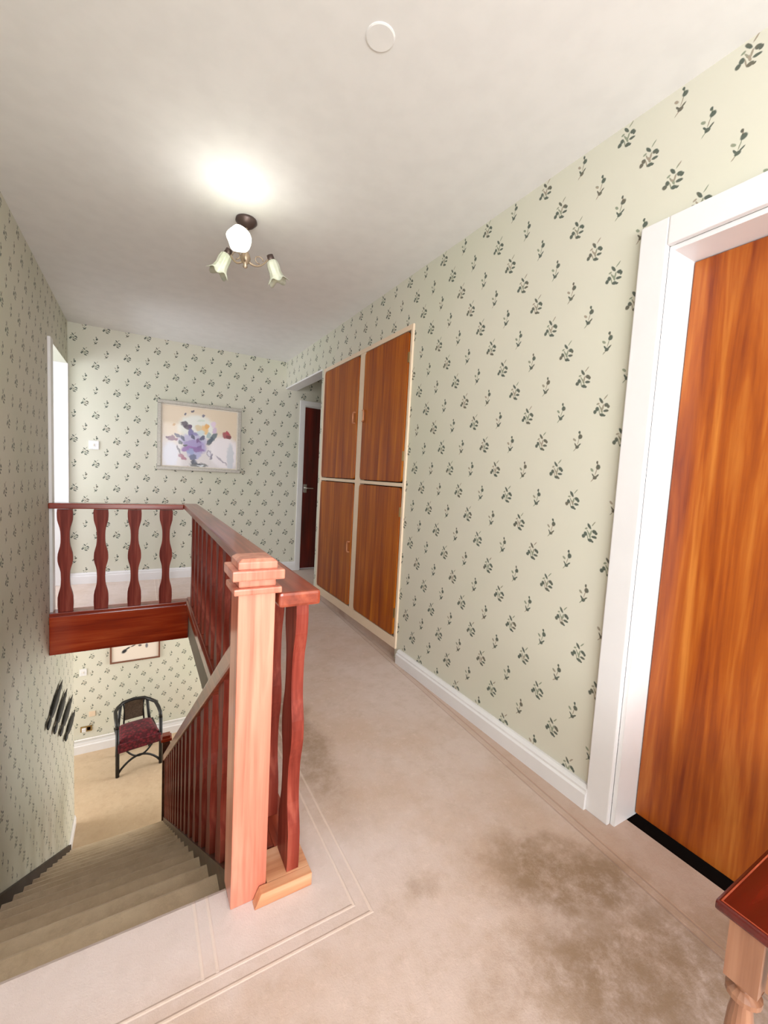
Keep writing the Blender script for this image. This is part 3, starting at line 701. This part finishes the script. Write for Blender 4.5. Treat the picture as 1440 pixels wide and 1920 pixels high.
# ------------------------------------------------------------------ PICTURES, SWITCHES
pt = thing('flower_painting', 'framed painting of mixed flowers in a vase on the far wall', 'painting', (0.542, YB, 1.468))
x0, x1, z0, z1 = 0.141, 0.943, 1.122, 1.815
def frame(x0, x1, z0, z1, w_, y, d, mat, par):
    for name, q in (('frame_rail', (x0, x1, z1 - w_, z1)), ('frame_rail', (x0, x1, z0, z0 + w_)), ('frame_stile', (x0, x0 + w_, z0 + w_, z1 - w_)), ('frame_stile', (x1 - w_, x1, z0 + w_, z1 - w_))):
        part(name, B(q[0], q[1], y - d, y - 0.001, q[2], q[3]), mat, par, bevel=0.004)
frame(x0, x1, z0, z1, 0.034, YB, 0.028, MAT['silver'], pt)
part('slip', MB().box(x0 + .034, x1 - .034, YB - 0.012, YB - 0.003, z0 + .034, z1 - .034), MAT['mat'], pt)
part('canvas', B(x0 + 0.046, x1 - 0.046, YB - 0.014, YB - 0.012, z0 + 0.046, z1 - 0.046), MAT['painting'], pt)
pk = thing('ink_picture', 'brown-framed picture low in the lower hall, half hidden by the fascia', 'picture', (-0.04, LY, -1.27))
x0, x1, z0, z1 = -0.336, 0.250, -1.492, -1.05
frame(x0, x1, z0, z1, 0.02, LY, 0.02, MAT['brownframe'], pk)
part('sheet', B(x0 + 0.02, x1 - 0.02, LY - 0.008, LY - 0.004, z0 + 0.02, z1 - 0.02), MAT['sketch'], pk)
def switch(name, label, cat, x, y, z, w_, h_, rocker=True, mat=None):
    t = thing(name, label, cat, (x, y, z))
    part('plate', B(x - w_ / 2, x + w_ / 2, y - 0.009, y - 0.0005, z - h_ / 2, z + h_ / 2), mat or MAT['plastic'], t, bevel=0.003)
    if rocker: part('rocker', B(x - 0.006, x + 0.006, y - 0.014, y - 0.009, z - 0.011, z + 0.011), MAT['mat'], t, bevel=0.002)
    return t
switch('light_switch', 'white light switch on the far wall, left of the painting', 'light switch', -0.381, YB, 1.318, 0.08, 0.08)
switch('light_switch', 'white switch on the lower hall wall beside the stair wall edge', 'light switch', -0.625, LY, -1.55, 0.075, 0.09)
switch('telephone_socket', 'pale blank socket plate on the lower hall wall between switch and brass socket', 'socket', -0.53, LY, -2.13, 0.07, 0.07, False, MAT['cream'])
s = switch('power_socket', 'brass wall socket low on the lower hall wall, above the skirting', 'socket', -0.595, LY, -2.32, 0.125, 0.075, False, MAT['brass'])
part('plug', B(-0.64, -0.595, LY - 0.04, LY - 0.009, -2.345, -2.30), MAT['plastic'], s, bevel=0.004)
part('socket_insert', B(-0.585, -0.548, LY - 0.013, LY - 0.009, -2.34, -2.30), MAT['dark'], s)

# ------------------------------------------------------------------ WALL ORNAMENTS down the stairs
orn = [('near', 3.62, 4.30, -0.745, -0.690), ('second', 3.88, 4.55, -0.925, -0.885), ('third', 4.15, 4.90, -1.100, -1.115), ('far', 4.42, 5.06, -1.300, -1.360)]
words = {'near': 'dark carved spindle on the stair wall, nearest and highest of four', 'second': 'dark carved spindle on the stair wall, second highest of four',
         'third': 'dark carved spindle on the stair wall, second lowest of four', 'far': 'dark carved spindle on the stair wall, lowest, beside the wall edge'}
for key, ya, yb, za, zb in orn:
    L = math.hypot(yb - ya, zb - za)
    prof = [(0.001, 0), (0.030, 0.015), (0.038, 0.06), (0.030, 0.11), (0.020, 0.14), (0.040, 0.18), (0.050, 0.26), (0.052, 0.36), (0.044, 0.46), (0.030, 0.54), (0.036, 0.57), (0.020, 0.62), (0.008, 0.68), (0.001, 0.70)]
    prof = [(r, h * L / 0.70) for r, h in prof]
    ax = Vector((0, yb - ya, zb - za)).normalized()
    prof = [(r * 0.72, h) for r, h in prof]
    mb = MB().lathe(prof, (XL + 0.018, ya, za), ax, 14)
    for i, v in enumerate(mb.v): mb.v[i] = (XL + 0.0165 + (v[0] - XL - 0.018) * 0.42, v[1], v[2])
    tag(part('carved_spindle', mb, MAT['iron'], None, True), words[key], 'wall ornament', 'carved spindles on the stair wall')

# ------------------------------------------------------------------ ARMCHAIR in the lower hall
CX, CY = -0.02, 5.93
ch = thing('bentwood_armchair', 'black bentwood armchair with burgundy seat against the lower hall wall', 'chair', (CX, CY, LZ))
def cp(x, y, z): return (CX + x, CY + y, LZ + z)
rt_ = 0.021
hoop = [cp(-0.235, -0.19, 0.60), cp(-0.237, -0.15, 0.655), cp(-0.235, -0.05, 0.675), cp(-0.225, 0.08, 0.69), cp(-0.185, 0.18, 0.685), cp(-0.12, 0.235, 0.705), cp(0, 0.255, 0.712),
        cp(0.12, 0.235, 0.705), cp(0.185, 0.18, 0.685), cp(0.225, 0.08, 0.69), cp(0.235, -0.05, 0.675), cp(0.237, -0.15, 0.655), cp(0.235, -0.19, 0.60)]
part('arm_hoop', MB().tube(hoop, rt_, 10), MAT['black'], ch, True, label='black hoop forming arms and back')
for sx in (-1, 1):
    part('leg', MB().tube([cp(sx * 0.235, -0.20, 0.0), cp(sx * 0.235, -0.20, 0.3), cp(sx * 0.235, -0.19, 0.60)], rt_, 10), MAT['black'], ch, True)
    part('leg', MB().tube([cp(sx * 0.19, 0.24, 0.0), cp(sx * 0.18, 0.225, 0.4), cp(sx * 0.15, 0.225, 0.69)], rt_ * 0.9, 10), MAT['black'], ch, True)
    part('back_stile', MB().tube([cp(sx * 0.115, 0.225, 0.42), cp(sx * 0.105, 0.238, 0.60), cp(sx * 0.12, 0.236, 0.70)], 0.010, 8), MAT['black'], ch, True)
part('back_panel', MB().box(CX - 0.105, CX + 0.105, CY + 0.228, CY + 0.24, LZ + 0.46, LZ + 0.70), MAT['cane'], ch, bevel=0.003, label='brown cane back panel')
part('seat_frame', MB().box(CX - 0.225, CX + 0.225, CY - 0.205, CY + 0.225, LZ + 0.375, LZ + 0.405), MAT['black'], ch, bevel=0.008)
# cushion: domed grid
mb = MB(); n = 10; vs = []; fs = []
for j in range(n + 1):
    for i in range(n + 1):
        a, b = i / n * 2 - 1, j / n * 2 - 1
        hgt = 0.06 * (max(0, 1 - abs(a) ** 4) * max(0, 1 - abs(b) ** 4)) ** 0.5
        vs.append(cp(a * (0.235 - 0.02 * (b + 1)), b * 0.22 - 0.01, 0.41 + hgt))
o_ = len(vs)
for j in range(n + 1):
    for i in range(n + 1):
        a, b = i / n * 2 - 1, j / n * 2 - 1
        vs.append(cp(a * (0.235 - 0.02 * (b + 1)), b * 0.22 - 0.01, 0.385))
W1 = n + 1
for j in range(n):
    for i in range(n):
        fs.append((j * W1 + i, j * W1 + i + 1, (j + 1) * W1 + i + 1, (j + 1) * W1 + i)); fs.append(tuple(o_ + k for k in (j * W1 + i, (j + 1) * W1 + i, (j + 1) * W1 + i + 1, j * W1 + i + 1)))
for i in range(n):
    fs.append((i, o_ + i, o_ + i + 1, i + 1)); k = n * W1; fs.append((k + i, k + i + 1, o_ + k + i + 1, o_ + k + i))
    fs.append((i * W1, (i + 1) * W1, o_ + (i + 1) * W1, o_ + i * W1)); fs.append((i * W1 + n, o_ + i * W1 + n, o_ + (i + 1) * W1 + n, (i + 1) * W1 + n))
mb.add(vs, fs)
part('seat_cushion', mb, MAT['cushion'], ch, True, label='burgundy patterned seat cushion')
# front valance of the cushion
part('seat_valance', MB().box(CX - 0.232, CX + 0.232, CY - 0.235, CY - 0.215, LZ + 0.31, LZ + 0.42), MAT['cushion'], ch, bevel=0.008)
arc = [cp(-0.235 + 0.47 * k / 12, -0.2, 0.03 + 0.17 * math.sin(math.pi * k / 12) ** 0.8) for k in range(13)]
part('stretcher', MB().tube(arc, 0.013, 8), MAT['black'], ch, True, label='arched front stretcher')
arc = [cp(-0.16 + 0.32 * k / 12, -0.2, 0.34 - 0.15 * math.sin(math.pi * k / 12) ** 0.8) for k in range(13)]
part('stretcher', MB().tube(arc, 0.011, 8), MAT['black'], ch, True, label='hanging curved brace under the seat')
ch.rotation_euler.z = math.radians(9)

# ------------------------------------------------------------------ SIDE TABLE at lower right
TX, TY, TZ = 0.823, 0.265, 0.500
tb = thing('side_table', 'mahogany side table in front of the near door, lower right corner', 'table', (TX + 0.25, TY - 0.25, 0))
TX1, TY1 = TX + 0.50, TY - 0.50
mt = part('tabletop', B(TX, TX1, TY1, TY, TZ - 0.016, TZ), MAT['tablewood'], tb, bevel=0.004)
mb = MB().box(TX + 0.006, TX + 0.008, TY1 + 0.006, TY - 0.006, TZ, TZ + 0.0008).box(TX1 - 0.008, TX1 - 0.006, TY1 + 0.006, TY - 0.006, TZ, TZ + 0.0008)
mb.box(TX + 0.008, TX1 - 0.008, TY - 0.008, TY - 0.006, TZ, TZ + 0.0008).box(TX + 0.008, TX1 - 0.008, TY1 + 0.006, TY1 + 0.008, TZ, TZ + 0.0008)
part('inlay_line', mb, MAT['redwood_y'], mt, label='lighter inlay line round the top')
LW = 0.044
for lx, ly in ((TX + 0.006, TY - 0.02 - LW), (TX1 - 0.006 - LW, TY - 0.02 - LW), (TX + 0.006, TY1 + 0.02), (TX1 - 0.006 - LW, TY1 + 0.02)):
    cx, cy = lx + LW / 2, ly + LW / 2
    mb = MB().box(lx, lx + LW, ly, ly + LW, TZ - 0.115, TZ - 0.016)
    mb.lathe([(0.0, TZ - 0.112), (0.023, TZ - 0.114), (0.014, TZ - 0.126), (0.024, TZ - 0.134), (0.024, TZ - 0.142), (0.013, TZ - 0.150), (0.017, TZ - 0.18), (0.021, TZ - 0.26), (0.018, TZ - 0.36), (0.012, TZ - 0.42), (0.019, TZ - 0.435), (0.012, TZ - 0.45), (0.011, 0.0), (0.0, 0.0)], (cx, cy, 0), n=18)
    part('leg', mb, MAT['tableleg'], tb)
for q in ((TX + 0.012, TX + 0.024, TY1 + 0.026 + LW, TY - 0.026 - LW), (TX1 - 0.024, TX1 - 0.012, TY1 + 0.026 + LW, TY - 0.026 - LW), (TX + 0.02 + LW, TX1 - 0.02 - LW, TY - 0.046, TY - 0.034), (TX + 0.02 + LW, TX1 - 0.02 - LW, TY1 + 0.034, TY1 + 0.046)):
    part('apron', B(q[0], q[1], q[2], q[3], TZ - 0.095, TZ - 0.016), MAT['tableleg'], tb)

# ------------------------------------------------------------------ WINDOWS out of view that bring the daylight; the lower hall pair is added for its light
def window(name, x0, x1, y0, y1, z0, z1, along):
    mb = MB(); f = 0.045
    if along == 'x':
        mb.box(x0, x0 + f, y0, y1, z0, z1).box(x1 - f, x1, y0, y1, z0, z1).box(x0 + f, x1 - f, y0, y1, z0, z0 + f).box(x0 + f, x1 - f, y0, y1, z1 - f, z1)
        mb.box((x0 + x1) / 2 - .02, (x0 + x1) / 2 + .02, y0, y1, z0 + f, z1 - f)
    else:
        mb.box(x0, x1, y0, y0 + f, z0, z1).box(x0, x1, y1 - f, y1, z0, z1).box(x0, x1, y0 + f, y1 - f, z0, z0 + f).box(x0, x1, y0 + f, y1 - f, z1 - f, z1)
    struct(name, mb, MAT['white'])
window('window_1', -0.5, 0.9, YFRONT - 0.11, YFRONT - 0.07, 0.4, 2.25, 'x')
window('added_hall_window_right', 3.23, 3.27, 4.4, 6.2, LZ + 0.4, -0.45, 'y')
window('window_5', XLo + 0.02, XLo + 0.06, -1.72, -0.58, 0.5, 2.2, 'y')
window('window_2', XLo - 1.58, XLo - 1.53, 3.8, 4.85, 0.7, 2.05, 'y')
window('added_hall_window_left', -3.08, -3.03, 4.4, 6.2, LZ + 0.4, -0.45, 'y')
